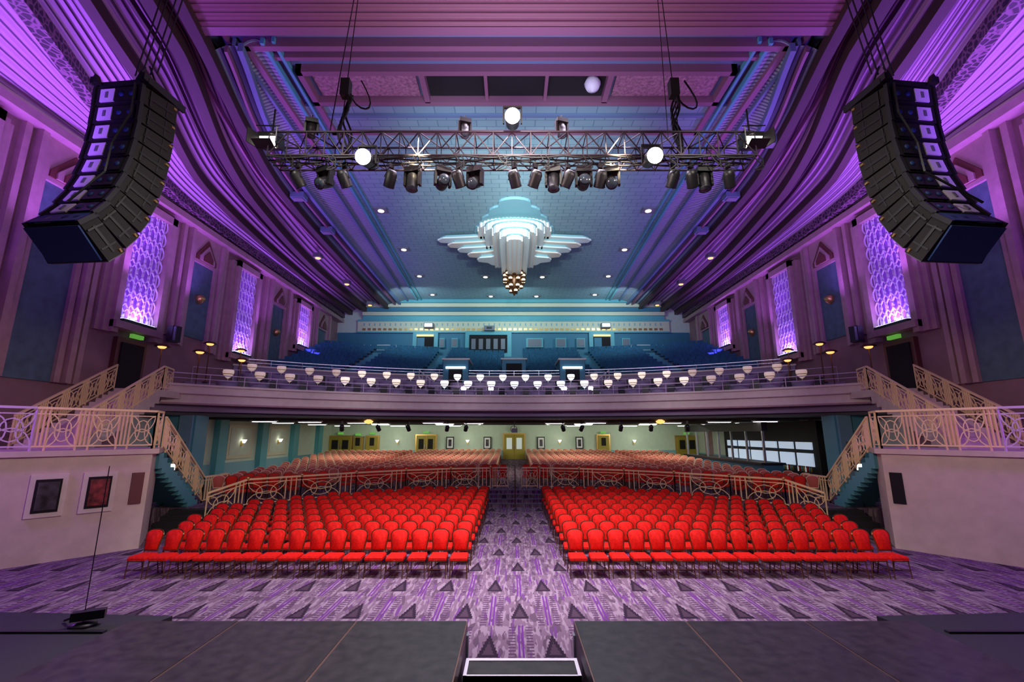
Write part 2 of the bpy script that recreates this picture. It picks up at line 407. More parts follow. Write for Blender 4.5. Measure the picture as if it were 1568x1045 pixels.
for s in (-1,1):
    for k in range(5):
        L=4.9-.62*k; yb0=26.6+.22*k; yb1=29.3-.12*k; z1=15.55-.24*k
        pts=[(s*1.2,yb0)]
        pts+=[(s*(L*.6),yb0+.25),(s*(L*.92),yb0+.4),(s*L,yb0+.7),(s*(L*.97),yb0+1.05),(s*(L*.72),yb0+1.25),(s*(L*.62),yb0+1.65),(s*(L*.48),yb0+1.75),(s*(L*.4),yb0+2.2),(s*1.2,yb1)]
        if s<0: pts=pts[::-1]
        slab(b,pts,z1-.1,z1,m_fix if k%2==0 else m_fix2)
        slab(b,[(p[0]*.97,p[1]+.05) for p in pts],z1,z1+.14,m_mintd)
b.obj('winged_ceiling_light_relief')
b=B()
b.lathe((0,29.3,0),[(.5,14.4),(.75,14.2),(.75,14.05),(.3,13.95)],m_fix2,16)
for ring,(r,z,n) in enumerate(((.62,13.85,8),(.66,13.45,8),(.45,13.05,6),(.2,12.75,3))):
    for i in range(n):
        t=2*math.pi*(i+.5*(ring%2))/n; c=(r*math.cos(t),29.3+r*math.sin(t),z)
        b.lathe(c,[(.02,-.15),(.10,-.12),(.13,0),(.10,.12),(.02,.15)],m_glow_h,8)
        b.lathe(c,[(.15,.04),(.18,.07),(.15,.16)],m_bronze,8); b.lathe(c,[(.13,-.12),(.15,-.1),(.12,-.16)],m_bronze,8)
b.lathe((0,29.3,0),[(.5,13.95),(.55,13.4),(.3,12.9),(.03,12.4)],m_bronze,12)
b.obj('chandelier')
b=B()
b.lathe((0,0,0),[(.26,-.02),(.30,-.06),(.30,0)],m_grey,14); b.lathe((0,0,-.075),[(.17,-.01),(.17,.01)],m_glow_s,14)
b.box((0,.0,-.03),(.75,.6,.06),m_grey); dl=b.mesh('downlight')
for x,y in [(7.6,24),(7.6,29.6),(7.6,35),(7.4,40),(2.1,40.5),(2.3,35.2)]:
    for s in (-1,1): inst(dl,'ceiling_downlight',(s*x,y,15.85))
for y in (29,34.5,40.5):
    for s in (-1,1):
        b=B(); b.box((0,0,0),(.5,.5,.3),m_grey); b.lathe((0,0,-.2),[(.16,0),(.18,.05)],m_glow_o,10)
        b.obj('cove_spotlight',(s*13.2,y,15.1))
for y in (17,21.5,25.5):
    for s in (-1,1):
        b=B(); b.box((0,0,0),(.7,.5,.3),m_cofb); b.box((0,0,-.17),(.5,.35,.04),m_grey); b.obj('cove_vent_box',(s*herm(E,y)+s*.5,y,15.3))

# ------------------------------------------------------------ balcony
CY=5.7
def arc(R,xm,n=48,cy=CY):
    a=math.asin(min(1,xm/R)); return [(R*math.sin(-a+2*a*i/n),cy+R*math.cos(-a+2*a*i/n)) for i in range(n+1)]
def arcwall(b,R0,R1,z0,z1,xm,m,n=48):
    p=arc(R0,xm,n);q=arc(R1,xm,n)
    for i in range(n):
        b.hexa([V((*p[i],z0)),V((*p[i+1],z0)),V((*q[i+1],z0)),V((*q[i],z0)),V((*p[i],z1)),V((*p[i+1],z1)),V((*q[i+1],z1)),V((*q[i],z1))],m)
b=B()
arcwall(b,21.3,21.7,4.72,5.5,15.6,m_cream)
arcwall(b,21.22,21.8,5.5,5.6,15.6,m_cream); arcwall(b,21.25,21.7,4.66,4.74,15.6,m_pil)
arcwall(b,21.22,21.7,5.12,5.16,15.6,m_pil)
arcwall(b,21.7,22.1,4.36,4.72,16.9,m_parap)
arcwall(b,21.68,24.6,4.9,5.2,16.95,m_parap); arcwall(b,24.5,27.6,4.9,6.0,16.95,m_parap)
arcwall(b,27.5,28.0,4.9,7.45,16.95,m_parap); arcwall(b,28.0,29.2,4.9,6.9,16.95,m_parap)
for k in range(10): arcwall(b,29.1+.82*k,30.0+.82*k,5.0,7.2+.36*k,16.95,m_bluewall)
arcwall(b,27.42,27.5,7.4,7.5,16.95,m_cream)
poly=[p for p in arc(37.2,16.95,24)]
b.prism([(16.95,42.95),(-16.95,42.95)]+poly,8,10.5,m_bluewall)
b.obj('balcony')
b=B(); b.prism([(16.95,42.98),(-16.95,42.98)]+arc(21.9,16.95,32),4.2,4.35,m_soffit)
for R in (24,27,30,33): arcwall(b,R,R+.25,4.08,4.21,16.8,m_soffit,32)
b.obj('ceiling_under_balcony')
def railpath(b,pts,h,m,r=.03,post=1.5):
    P_=[V(p) for p in pts]
    for t in (1,.55): b.path([p+V((0,0,h*t)) for p in P_],r if t==1 else r*.6,m)
    for i,p in enumerate(P_):
        if i%2==0: b.tube(p,p+V((0,0,h)),r*.8,m)
b=B(); railpath(b,[(x,y,5.6) for x,y in arc(21.5,15.5,48)],.5,m_railh,.028)
railpath(b,[(x,y,6.0) for x,y in arc(24.6,16.8,40)],.8,m_railh,.02)
b.obj('balcony_front_rail')
b=B(); railpath(b,[(x,y,7.45) for x,y in arc(27.7,16.9,40)],.45,m_alu,.025); b.obj('balcony_upper_rail')
b=B()
for k in range(10):
    R=29.75+.82*k; z=7.2+.36*k; a=math.asin(16.5/R); n=int(2*a*R/.56)
    for i in range(n):
        t=-a+2*a*(i+.5)/n; x=R*math.sin(t)
        if abs(x)<.9 or abs(abs(x)-6.6)<.55 or abs(abs(x)-12)<.5: continue
        if abs(abs(x)-4.2)<1.3 and k<2: continue
        y=CY+R*math.cos(t); Rm=Rz(-t)
        b.box(V((x,y,z+.62)),(.5,.09,.6),m_bluefab,Rm); b.box(V((x,y,z+.42))+Rm@V((0,-.22,0)),(.48,.42,.1),m_bluefab,Rm)
        b.box(V((x,y,z+.2))+Rm@V((0,-.15,0)),(.06,.3,.4),m_black,Rm)
b.obj('balcony_blue_seating')
for s in (-1,1):
    b=B(); b.b2((s*3.3,32.6,6.0),(s*5.1,35.4,8.6),m_bluewall); b.b2((s*3.2,32.5,8.6),(s*5.2,35.5,8.7),m_cream)
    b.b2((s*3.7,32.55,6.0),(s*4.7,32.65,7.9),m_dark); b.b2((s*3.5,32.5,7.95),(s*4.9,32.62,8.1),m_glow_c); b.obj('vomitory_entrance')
    b=B(); 
    for k in range(5): b.tube((s*(5.6+.25*k),31.6,6.0),(s*(5.6+.25*k),31.6,6.9+.2*k),.03,m_alu)
    b.tube((s*5.6,31.6,6.9),(s*6.6,31.6,7.7),.04,m_alu); b.tube((s*5.6,31.6,6.4),(s*6.6,31.6,7.2),.03,m_alu); b.obj('terrace_handrail')
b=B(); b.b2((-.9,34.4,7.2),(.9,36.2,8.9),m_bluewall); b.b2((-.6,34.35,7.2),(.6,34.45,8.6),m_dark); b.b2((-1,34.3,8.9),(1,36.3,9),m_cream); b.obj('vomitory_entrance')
for x in (-3.25,-1.5,3.2,4.9):
    b=B(); b.tube((0,0,0),(0,0,.9),.025,m_black); b.lathe((0,0,0),[(.2,0),(.2,.03)],m_black,10); b.lathe((0,-.05,1.0),[(.05,-.12),(.17,-.08),(.17,.08),(.05,.12)],m_glow_w,12,Rx(math.pi/2)); b.obj('terrace_spotlight',(x,29.4,5.2))
b=B()
b.b2((-16.9,42.9,10.5),(16.9,43,12.9),m_bluewall)
b.b2((-15,42.8,12.95),(15,43,14.1),m_frieze); b.b2((-15,42.7,12.85),(15,43,12.98),m_turq); b.b2((-15,42.7,13.98),(15,43,14.16),m_turq)
for i in range(58):
    x=-14.5+.5*i; b.b2((x,42.74,13.1),(x+.3,42.8,13.3),m_gold); b.b2((x+.1,42.76,13.55),(x+.2,42.8,13.8),m_mintd)
b.obj('trim_balcony_back_frieze')
for n,x in enumerate((-8.4,8.4)):
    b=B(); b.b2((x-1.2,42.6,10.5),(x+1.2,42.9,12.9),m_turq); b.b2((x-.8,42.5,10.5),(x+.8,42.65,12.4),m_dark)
    b.b2((x-.75,42.45,10.5),(x-.05,42.55,12.3),m_bluewall)
    b.b2((x-.8,42.4,12.45),(x+.8,42.5,12.6),m_glow_o); b.obj('door_%d'%(n+1))
b=B(); b.b2((-4.6,42.6,10.5),(-.2,42.9,13.0),m_turq); b.b2((-4.2,42.5,10.9),(-.6,42.62,12.6),m_dark)
for i in range(5): b.b2((-4.0+.7*i,42.45,11.2),(-3.6+.7*i,42.52,12.2),m_grey)
b.obj('projection_booth_window')
for x,w in ((-6.8,.25),(-5.6,.3),(2,.8),(4.5,.5),(6.4,.4),(10.7,.4)):
    b=B(); b.b2((x-w,42.6,11.4),(x+w,42.9,12.3),m_turq); b.b2((x-w*.8,42.55,11.5),(x+w*.8,42.62,12.2),m_grey); b.obj('wall_hatch')
for x in (-8.6,8.2):
    b=B(); b.box((0,0,0),(.9,.5,.45),m_grey); b.box((0,-.27,0),(.7,.05,.3),m_glow_c); b.obj('wall_floodlight',(x+(.6 if x>0 else .5),42.5,13.5))
b=B(); b.box((0,0,0),(1,.5,.45),m_grey); b.box((0,-.27,0),(.5,.05,.2),m_black); b.obj('wall_projector',(-2.3,42.4,13.2))
for s in (-1,1):
    b=B(); railpath(b,[(s*11,42,10.5),(s*12.5,42,10.5),(s*14,42,10.5),(s*15.5,42,10.5),(s*16.8,42,10.5)],1.0,m_white,.04); b.obj('back_aisle_rail')

b=B()
b.lathe((0,0,0),[(.42,.12),(.47,.45),(.5,.72),(.5,.76)],M('table_cloth',(.30,.25,.36),.7),16); b.lathe((0,0,0),[(.25,0),(.25,.03),(.06,.05),(.06,.7)],m_black,10); tb=b.mesh('dining_table')
def lampmesh(gl,nm):
    b=B(); b.lathe((0,0,0),[(.09,0),(.09,.02),(.02,.04),(.02,.18)],m_alu,8)
    b.lathe((0,0,0),[(.03,.16),(.13,.24),(.23,.36),(.26,.50),(.24,.60),(.21,.60)],gl,12)
    b.lathe((0,0,0),[(.22,.36),(.245,.37),(.245,.39),(.24,.40)],m_gold,12); return b.mesh(nm)
m_sh1=M('lamp_shade_warm',(1,.95,.85),.5,emi=(1,.86,.68),es=.8); m_sh2=M('lamp_shade_dim',(.9,.8,.75),.5,emi=(1,.72,.5),es=.3)
m_sh3=M('lamp_shade_cool',(.95,.95,1),.5,emi=(.85,.9,1),es=1.3)
lm=[lampmesh(m_sh1,'table_lamp'),lampmesh(m_sh2,'table_lamp_dim'),lampmesh(m_sh3,'table_lamp_cool')]
b=B()
b.box((0,0,.45),(.4,.4,.05),m_black); b.box((0,.19,.7),(.4,.04,.5),m_black)
for x in (-.17,.17):
    for y in (-.17,.17): b.tube((x,y,0),(x,y,.45),.018,m_black)
dc=b.mesh('dining_chair')
for R,z,xm,st in ((22.85,5.2,15.2,1.42),(25.9,6.0,16.0,1.5)):
    a=math.asin(xm/R); n=int(2*a*R/st)
    for i in range(n):
        t=-a+2*a*(i+.5)/n; x,y=R*math.sin(t),CY+R*math.cos(t)
        inst(tb,'dining_table',(x,y,z)); inst(lm[2] if abs(x)<5 else (lm[0] if abs(x)<10.5 else lm[1]),'table_lamp',(x,y,z+.76))
        inst(dc,'dining_chair',(R*math.sin(t)+.72*math.cos(t),y-.72*math.sin(t),z),(0,0,-t+random.uniform(-.3,.3)))
b=B(); b.lathe((0,0,0),[(.16,0),(.16,.03),(.025,.06),(.025,2.0)],m_bronze,8)
b.lathe((0,0,0),[(.04,1.98),(.12,2.0),(.17,2.05),(.18,2.10)],m_glow_o,12); b.lathe((0,0,0),[(.33,2.08),(.2,2.18),(.03,2.22)],m_bronze,12); fl=b.mesh('floor_lamp')
for s in (-1,1):
    for x,y in ((16.2,20.6),(15.4,22.0),(14.8,24.5),(16.3,24.0),(15.8,26.0)):
        R=math.hypot(x,y-CY); inst(fl,'floor_lamp',(s*x,y,5.2 if R<24.5 else 6.0))

# ------------------------------------------------------------ under balcony
b=B()
b.b2((-16.9,42.8,1.05),(16.9,43,1.9),m_mintd); b.obj('baseboard_back')
dn=3
def door(x,w,h,dbl=False,glass=False):
    global dn
    b=B(); z=1.1; b.b2((x-w/2-.12,42.7,z),(x+w/2+.12,42.9,z+h+.12),m_gold)
    if dbl:
        for s in (-1,1):
            b.b2((x+s*.03,42.62,z),(x+s*w/2,42.72,z+h),m_olive)
            b.b2((x+s*.2,42.58,z+.9),(x+s*(w/2-.2),42.63,z+h-.3),m_glass if glass else m_dark)
            b.tube((x+s*.1,42.55,z+.9),(x+s*.1,42.55,z+1.3),.03,m_alu)
    else:
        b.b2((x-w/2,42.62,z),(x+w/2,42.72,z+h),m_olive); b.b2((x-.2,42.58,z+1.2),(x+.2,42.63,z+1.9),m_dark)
    b.b2((x-.25,42.6,z+h+.2),(x+.25,42.7,z+h+.38),m_exit)
    b.obj('door_%d'%dn); dn+=1
door(-15.8,1.9,2.0,True); door(-12.9,1,2.0); door(-8.0,1.7,2.1,True); door(0.05,1.8,2.2,True,True); door(8.2,1,2.1); door(17.2-1.4,1.8,2,True); door(-14.2,.7,1.9)
for x in (-5.8,-2.4,2.5,6.0):
    b=B(); b.b2((x-.35,42.7,2.0),(x+.35,42.8,3.1),m_black); b.b2((x-.26,42.66,2.1),(x+.26,42.71,3.0),m_white); b.b2((x-.14,42.63,2.25),(x+.14,42.67,2.85),m_art1); b.obj('framed_poster')
b=B(); R=Rx(math.pi/2); b.lathe((0,42.62,3.78),[(.3,-.05),(.3,.05)],m_black,20,R); b.lathe((0,42.56,3.78),[(.25,-.02),(.25,.02)],m_white,20,R); b.box((0,42.52,3.85),(.02,.01,.16),m_black); b.box((.06,42.52,3.78),(.13,.01,.02),m_black); b.obj('wall_clock')
b=B(); b.box((0,0,0),(.12,.1,.3),m_gold); b.lathe((0,-.12,.1),[(.06,-.1),(.16,.1)],m_glow_s,10); sc=b.mesh('wall_sconce')
for x in (-10.6,-4.2,4.2,11.0): inst(sc,'wall_sconce',(x,42.7,2.6))
for s in (-1,1):
    b=B()
    b.b2((s*17,20,.65),(s*16.85,43,4.15),m_mint); b.b2((s*16.85,20,.65),(s*16.8,43,1.7),m_mintd)
    for y in (22,26.5,31,35.5,40): b.b2((s*16.85,y-.4,.65),(s*16.5,y+.4,4.15),m_turq if s<0 else m_pil)
    for y in (24.2,28.7,33.2):
        b.b2((s*16.85,y-1.3,1.9),(s*16.78,y+1.3,3.9),m_frieze); b.b2((s*16.78,y-1.1,2.1),(s*16.76,y+1.1,3.7),m_mint)
    b.obj('trim_stalls_panelling_'+('left' if s<0 else 'right'))
    if s<0:
        for y in (24.2,28.7,33.2): inst(sc,'wall_sconce',(s*16.7,y,2.8),(0,0,-s*math.pi/2))
b=B(); b.box((0,0,0),(1.3,.42,.07),m_white); b.box((0,0,-.045),(1.15,.32,.03),m_glow_w); pl=b.mesh('ceiling_light_panel')
for x,y in [(x,y) for y in (28.5,33.5,38.5) for x in (-14.2,-9.6,-5,5,9.6,14.2)]+[(-2.6,29.8),(2.6,29.8),(-13.6,25.2),(13.6,25.2),(-11.6,26.3),(11.6,26.3)]:
    inst(pl,'ceiling_light_panel',(x,y,4.04))
b=B(); b.lathe((0,0,0),[(.1,.1),(.28,0),(.2,-.12),(.05,-.16)],m_glow_o,12); am=b.mesh('ceiling_globe')
for x in (-8.8,8.8): inst(am,'ceiling_globe_light',(x,28,4.1))
b=B(); b.tube((0,0,0),(0,0,-.6),.03,m_black); b.box((0,0,-.7),(.35,.3,.25),m_grey); b.obj('hanging_projector',(0,27.9,4.25))
b=B()
b.b2((13.2,25,.65),(14.2,36,1.75),m_bluewall); b.b2((13.0,24.9,1.75),(14.3,36.1,1.85),m_black)
b.b2((16.2,25,.65),(16.7,36,4.05),m_dgrey)
for y in range(6):
    yy=25.5+1.7*y; b.b2((16.12,yy,1.6),(16.2,yy+1.4,2.3),m_screen); b.b2((16.12,yy,2.5),(16.2,yy+1.4,2.9),m_screen)
    for j in range(8): b.lathe((16.05,yy+.1+.17*j,1.3),[(.04,0),(.04,.2),(.015,.27),(.015,.32)],[m_olive,m_turq,m_redfab2,m_glass][j%4],6)
b.b2((13.2,24.9,3.5),(13.5,36,3.98),m_black)
for y in range(7): b.b2((13.2,24.9+1.8*y,1.85),(13.3,25.0+1.8*y,3.5),m_alu)
b.obj('bar_counter')

# ------------------------------------------------------------ railing
def railing(b,pts,h,m,mod=1.3,r=.026):
    for A_,B_ in zip(pts,pts[1:]):
        A_=V(A_);B_=V(B_);L=(V((B_.x,B_.y,0))-V((A_.x,A_.y,0))).length; n=max(1,round(L/mod))
        P_=lambda s,t: A_.lerp(B_,s/L)+V((0,0,h*t))
        b.tube(P_(0,1),P_(L,1),.045,m); b.tube(P_(0,.86),P_(L,.86),.022,m); b.tube(P_(0,.1),P_(L,.1),.028,m)
        for k in range(n):
            s0=L*k/n; ml=L/n; g=ml*.3
            for j in range(4): b.tube(P_(s0+g*j/3,0 if j in(0,3) else .1),P_(s0+g*j/3,.98),r,m)
            c0=s0+g; cw=ml-g
            def E_(fs,ft,a0,a1,rs,rt,nn=8):
                b.path([P_(c0+cw*(fs+rs*math.cos(a0+(a1-a0)*i/nn)),ft+rt*math.sin(a0+(a1-a0)*i/nn)) for i in range(nn+1)],r*.7,m)
            E_(.5,.48,0,2*math.pi,.27,.27,12)
            E_(.5,.10,0,math.pi,.48,.42); E_(.5,.86,math.pi,2*math.pi,.48,.42)
            E_(0,.48,-math.pi/2,math.pi/2,.40,.38); E_(1,.48,math.pi/2,1.5*math.pi,.40,.38)
        b.tube(P_(L,0),P_(L,1),r,m)
for s in (-1,1):
    b=B(); xs=[1.25,3.2,5.2,7.1,8.8,10.2]
    railing(b,[(s*x,railY(x)+.1,.65) for x in xs]+[(s*10.9,16.9,.3)],1.0,m_rail,1.6,.024)
    for x in xs: b.lathe((s*x,railY(x)+.1,1.65),[(.06,0),(.08,.05),(.02,.1)],m_gold,8)
    b.obj('stalls_railing')
b=B(); railing(b,[(-1.15,24.3,.65),(-.35,24.3,.65)],1.0,m_rail,.9,.02); railing(b,[(.35,24.3,.65),(1.15,24.3,.65)],1.0,m_rail,.9,.02); b.tube((0,22.4,0),(0,22.4,1.1),.03,m_bronze); b.tube((0,24.2,.65),(0,24.2,1.7),.03,m_bronze); b.tube((0,22.4,1.1),(0,24.2,1.7),.03,m_bronze); b.obj('aisle_railing')

# ------------------------------------------------------------ chairs
def backpoly(w0,w1,z0,z1,y0,y1,n=8):
    pts=[(-w0,z0),(w0,z0),(w1,z0+(z1-z0)*.74)]
    for i in range(1,n):
        t=math.pi*i/n; c=math.cos(t); sg=1 if c>0 else -1
        pts.append((w1*sg*abs(c)**.75,z0+(z1-z0)*.74+(z1-z0)*.26*math.sin(t)))
    pts.append((-w1,z0+(z1-z0)*.74))
    return [V((x,y0+(y1-y0)*(z-z0)/(z1-z0),z)) for x,z in pts]
def chair(fab,fr,nm,low=False,rimm=None):
    b=B()
    p=backpoly(.15,.20,.55,1.0,.20,.30,10 if not low else 6)
    n=len(p); c=sum(p,V())/n
    f1=[q+V((0,-.02,0)) for q in p]; f2=[c+(q-c)*.86+V((0,-.055,0)) for q in p]; bk=[q+V((0,.03,0)) for q in p]
    b.add(f1+f2,[(i,(i+1)%n,n+(i+1)%n,n+i) for i in range(n)]+[list(range(n,2*n))],fab,True)
    b.add(f1+bk,[(i,n+i,n+(i+1)%n,(i+1)%n) for i in range(n)]+[list(range(n,2*n))[::-1]],fab)
    q=[c+(v-c)*1.05+V((0,-.005,0)) for v in p]; b.path(q+[q[0]],.02,rimm or fr)
    s0=[V(a) for a in ((-.21,-.23,.40),(.21,-.23,.40),(.2,.21,.40),(-.2,.21,.40))]
    s1=[v+V((0,0,.05)) for v in s0]; s2=[V((v.x*.88,v.y*.88,.49)) for v in s0]
    b.add(s0+s1+s2,[(0,3,2,1)]+[(i,(i+1)%4,4+(i+1)%4,4+i) for i in range(4)]+[(4+i,4+(i+1)%4,8+(i+1)%4,8+i) for i in range(4)]+[(8,9,10,11)],fab)
    for x in (-.19,.19):
        b.tube((x,-.21,.42),(x*1.08,-.24,0),.013,fr); b.tube((x,.19,.42),(x*1.05,.28,0),.013,fr)
        if not low:
            b.tube((x,.2,.40),(x*.85,.22,.58),.013,fr); b.tube((x*1.05,-.225,.15),(x*1.03,.235,.15),.009,fr)
    if not low: b.tube((-.2,-.225,.38),(.2,-.225,.38),.012,fr); b.tube((-.2,-.235,.2),(.2,-.235,.2),.009,fr)
    return b
cm=chair(m_redfab,m_bronze,'c').mesh('banquet_chair')
cnt=0
for r in range(10):
    Y=11.9+1.08*r; nch=16+min(r//2,3)
    for s in (-1,1):
        for i in range(nch):
            X=s*(1.42+.51*i)
            if Y>railY(X)-1.0: continue
            inst(cm,'banquet_chair',(X+random.uniform(-.01,.01),Y+random.uniform(-.02,.02),0),(0,0,random.uniform(-.03,.03))); cnt+=1
for yy in (25.6,26.6):
    for i in range(6): inst(cm,'banquet_chair',(-1.9+.5*i+(.25 if i<3 else 1.05),yy,.65))
low=chair(m_tan,m_bronze,'l',low=True,rimm=m_tanrim); lowr=chair(m_redfab2,m_bronze,'l',low=True,rimm=m_bronze)
def mass(name,rows,src):
    b=B(); b.mats=list(src.mats)
    for (x,y,z,a) in rows:
        R=Rz(a); o=len(b.v)
        b.v+=[tuple(R@V(v)+V((x,y,z))) for v in src.v]; b.f+=[[o+i for i in f] for f in src.f]; b.mi+=src.mi; b.sm+=src.sm
    b.obj(name)
ra,rb=[],[]
for n in range(17):
    yc=25.4+1.0*n
    for s in (-1,1):
        for i in range(29):
            X=(1.3 if n>1 else 2.4)+.54*i
            if abs(X-8.3)<.5: continue
            y=yc-(24-railY(min(X,10.2)))*(1-n/22)
            if y>42 or y<19.3 or X>12.9+(y-22)*.16: continue
            if (X>12.3) and s>0 and y>23: continue
            z=.65 if y<27 else .65+.45*(y-27)/16
            a=-s*(-.55)*min(1,X/10)*(1-n/22)
            (rb if n<2 and X<12 else ra).append((s*X,y,z,-a))
mass('rear_stalls_seating',ra,low); mass('front_stalls_seating',rb,lowr)

# ------------------------------------------------------------ side boxes
for s in (-1,1):
    nm='left' if s<0 else 'right'
    Pm=lambda x,y: (s*abs(x),y)
    poly=[Pm(11.3,14.6),Pm(13,12.5),Pm(16.0,8.8),Pm(16.9,8.8),Pm(16.9,17.0),Pm(12.3,16.2)]
    if s>0: poly=poly[::-1]
    b=B(); b.prism(poly,0,2.75,m_pinkw); 
    po=[Pm(11.15,14.65),Pm(12.95,12.35),Pm(16.0,8.6),Pm(16.95,8.6),Pm(16.95,17.1),Pm(12.2,16.3)]
    if s>0: po=po[::-1]
    b.prism(po,2.75,2.9,m_pinkw)
    d=(V((13,12.5,0))-V((11.3,14.6,0))).normalized()
    ang=math.atan2(d.y,s*d.x)
    Rw=Rz(ang)
    out=Rw@V((0,1,0)); 
    if out.y>0: out=-out
    for t,m in (((2.2,m_art1),(1.15,m_art2)) if s<0 else ()):
        c=V((s*11.3,14.6,1.72))+V((s*d.x,d.y,0))*t
        b.box(c+out*.02,(.74,.1,1.1),m_cream,Rw); b.box(c+out*.06,(.52,.06,.86),m_dark,Rw); b.box(c+out*.10,(.42,.03,.72),m,Rw)
    c=V((s*11.3,14.6,1.75))+V((s*d.x,d.y,0))*.28; b.box(c+out*.0,(.3,.1,.9),m_tri if s<0 else m_dark,Rw)
    b.obj('side_platform_'+nm)
    b=B()
    railing(b,[(s*16.0,8.8,2.9),(s*13.05,12.55,2.9)],1.15,m_railh,1.2,.032)
    b.obj('platform_railing')
    b=B()
    railing(b,[(s*13.05,12.55,2.9),(s*11.4,14.65,2.9),(s*11.75,15.4,2.9)],1.15,m_rail,1.0)
    b.obj('platform_railing')
    b=B(); n=14
    for k in range(n):
        t0,t1=k/n,(k+1)/n
        c0=V((s*(13.8+1.3*t0),14.6+4.9*t0,0)); c1=V((s*(13.8+1.3*t1),14.6+4.9*t1,0)); w=V((s*1.5,-.35,0))
        z=2.9+2.3*t1
        q=[c0,c0+w,c1+w,c1]; 
        if s<0: q=q[::-1]
        b.extr([V((p.x,p.y,z-.6)) for p in q],(0,0,.6),m_pinkw)
    b.prism([(s*15.1,19.3),(s*16.95,19.3),(s*16.95,23),(s*15.1,22.0)][::(1 if s>0 else -1)],4.9,5.2,m_pinkw)
    b.obj('upper_staircase')
    b=B(); railing(b,[(s*13.8,14.6,2.9),(s*15.1,19.5,5.2),(s*15.5,20.6,5.2)],1.0,m_rail,1.0); railing(b,[(s*15.4,14.2,2.9),(s*16.7,19.0,5.2)],1.0,m_rail,1.0); b.obj('stair_railing')
    b=B(); n=13
    for k in range(n):
        t0,t1=k/n,(k+1)/n; z=2.9-2.25*t1+.0
        c0=V((s*(11.75+.8*t0),15.5+3.6*t0,0)); c1=V((s*(11.75+.8*t1),15.5+3.6*t1,0)); w=V((s*1.4,.3,0))
        q=[c0,c0+w,c1+w,c1]
        if s<0: q=q[::-1]
        b.extr([V((p.x,p.y,max(0,z-.5))) for p in q],(0,0,z-max(0,z-.5)),m_turq)
    b.obj('lower_staircase')
    b=B(); railing(b,[(s*11.72,15.5,2.9),(s*12.52,19.1,.65)],1.0,m_rail,.9); railing(b,[(s*12.52,19.1,.65),(s*12.5,20.6,.65)],1,m_rail,1.2); b.obj('stair_railing')
    b=B(); b.b2((s*14.8,21.5,.65),(s*16.9,22.4,4.2),m_turq); b.b2((s*14.9,21.4,.65),(s*15.5,21.6,4.2),m_mintd); b.obj('trim_balcony_pier_'+nm)
    b=B(); b.b2((s*17,18.9,5.2),(s*16.8,20.5,7.4),m_tri); b.b2((s*16.8,19.1,5.2),(s*16.74,20.3,7.2),m_dark); b.b2((s*16.75,19.4,7.45),(s*16.6,20,7.62),m_exit); b.obj('door_%d'%(dn)); dn+=1
    b=B(); b.box((0,0,0),(.4,.4,.75),m_black,Rz(.4*s)); b.box((-s*.12,-.2,0),(.3,.04,.65),m_grey,Rz(.4*s)); b.tube((0,0,0),(s*.9,0.2,0),.04,m_black); b.obj('wall_loudspeaker',(s*15.9,20.8,7.9))
    b=B(); b.tube((0,0,0),(0,0,1.3),.03,m_black); 
    for t in range(3): b.tube((0,0,.25),(.35*math.cos(t*2.1),.35*math.sin(t*2.1),0),.02,m_black)
    b.box((0,0,1.45),(.42,.35,.3),m_black); b.box((0,-.2,1.45),(.35,.04,.22),m_glow_s); b.box((0,0,2.1),(.4,.35,.6),m_black); b.tube((0,0,1.5),(0,0,1.9),.03,m_black); b.obj('floodlight_on_stand',(s*13.3,18.4,.65))

# ------------------------------------------------------------ stage
b=B(); ZS=1.45
def deck(x0,x1,y0,y1,z=ZS):
    b.b2((x0+.012,y0+.012,z-.12),(x1-.012,y1-.012,z),m_stage); b.b2((x0,y0,z-.13),(x1,y1,z-.006),m_seam)
L=[-.61,-1.76,-2.98,-4.12]; Rr=[.49,1.65,2.88,4.03]
for e in (L,Rr):
    for a,c in zip(e,e[1:]): deck(min(a,c),max(a,c),2.9,5.23); deck(min(a,c),max(a,c),.5,2.9)
deck(-.61,.49,2.0,3.95)
for e in (L,Rr):
    for x in e:
        b.b2((x-.02,5.12,0),(x+.02,5.2,ZS-.1),m_alu)
for x in (-.63,.51): b.b2((x-.02,3.95,0),(x+.02,5.23,ZS-.01),m_black)
b.obj('stage_deck')
b=B()
for k in range(4):
    z=1.27-.3*k; y0=4.5+.3*k; y1=y0+.32
    b.b2((-.58,y0,z-.05),(.46,y1,z),m_stage); b.b2((-.58,y1-.045,z-.05),(.46,y1,z+.006),m_white)
    if k==0:
        b.b2((-.58,y0,z-.05),(.46,y0+.02,z+.006),m_white)
        for x in (-.58,.43): b.b2((x,y0,z-.05),(x+.03,y1,z+.007),m_white)
for x in (-.58,.44): b.hexa([V(p) for p in ((x,4.3,0),(x+.02,4.3,0),(x+.02,5.7,0),(x,5.7,0),(x,4.3,1.2),(x+.02,4.3,1.2),(x+.02,4.8,1.2),(x,4.8,1.2))],m_black)
b.obj('stage_steps')
for s in (-1,1):
    b=B(); b.prism([(s*4.35,5.3),(s*4.2,6.0),(s*9.5,6.3),(s*9.5,4.0),(s*4.35,4.0)][::(-1 if s>0 else 1)],0.0,1.22,m_blackr)
    b.b2((s*4.6,5.5,1.22),(s*9.2,5.56,1.24),m_black); b.obj('stage_wing_platform')
b=B(); b.lathe((0,0,0),[(.13,0),(.13,.03),(.02,.05)],m_black,12); b.tube((0,0,.03),(0,0,1.75),.005,m_black,6); b.box((.05,.0,.12),(.3,.1,.09),m_black,Rz(.5)); b.tube((-.1,0,.1),(-.3,.1,.02),.015,m_black); b.obj('microphone_stand',(-5.0,5.7,1.22))

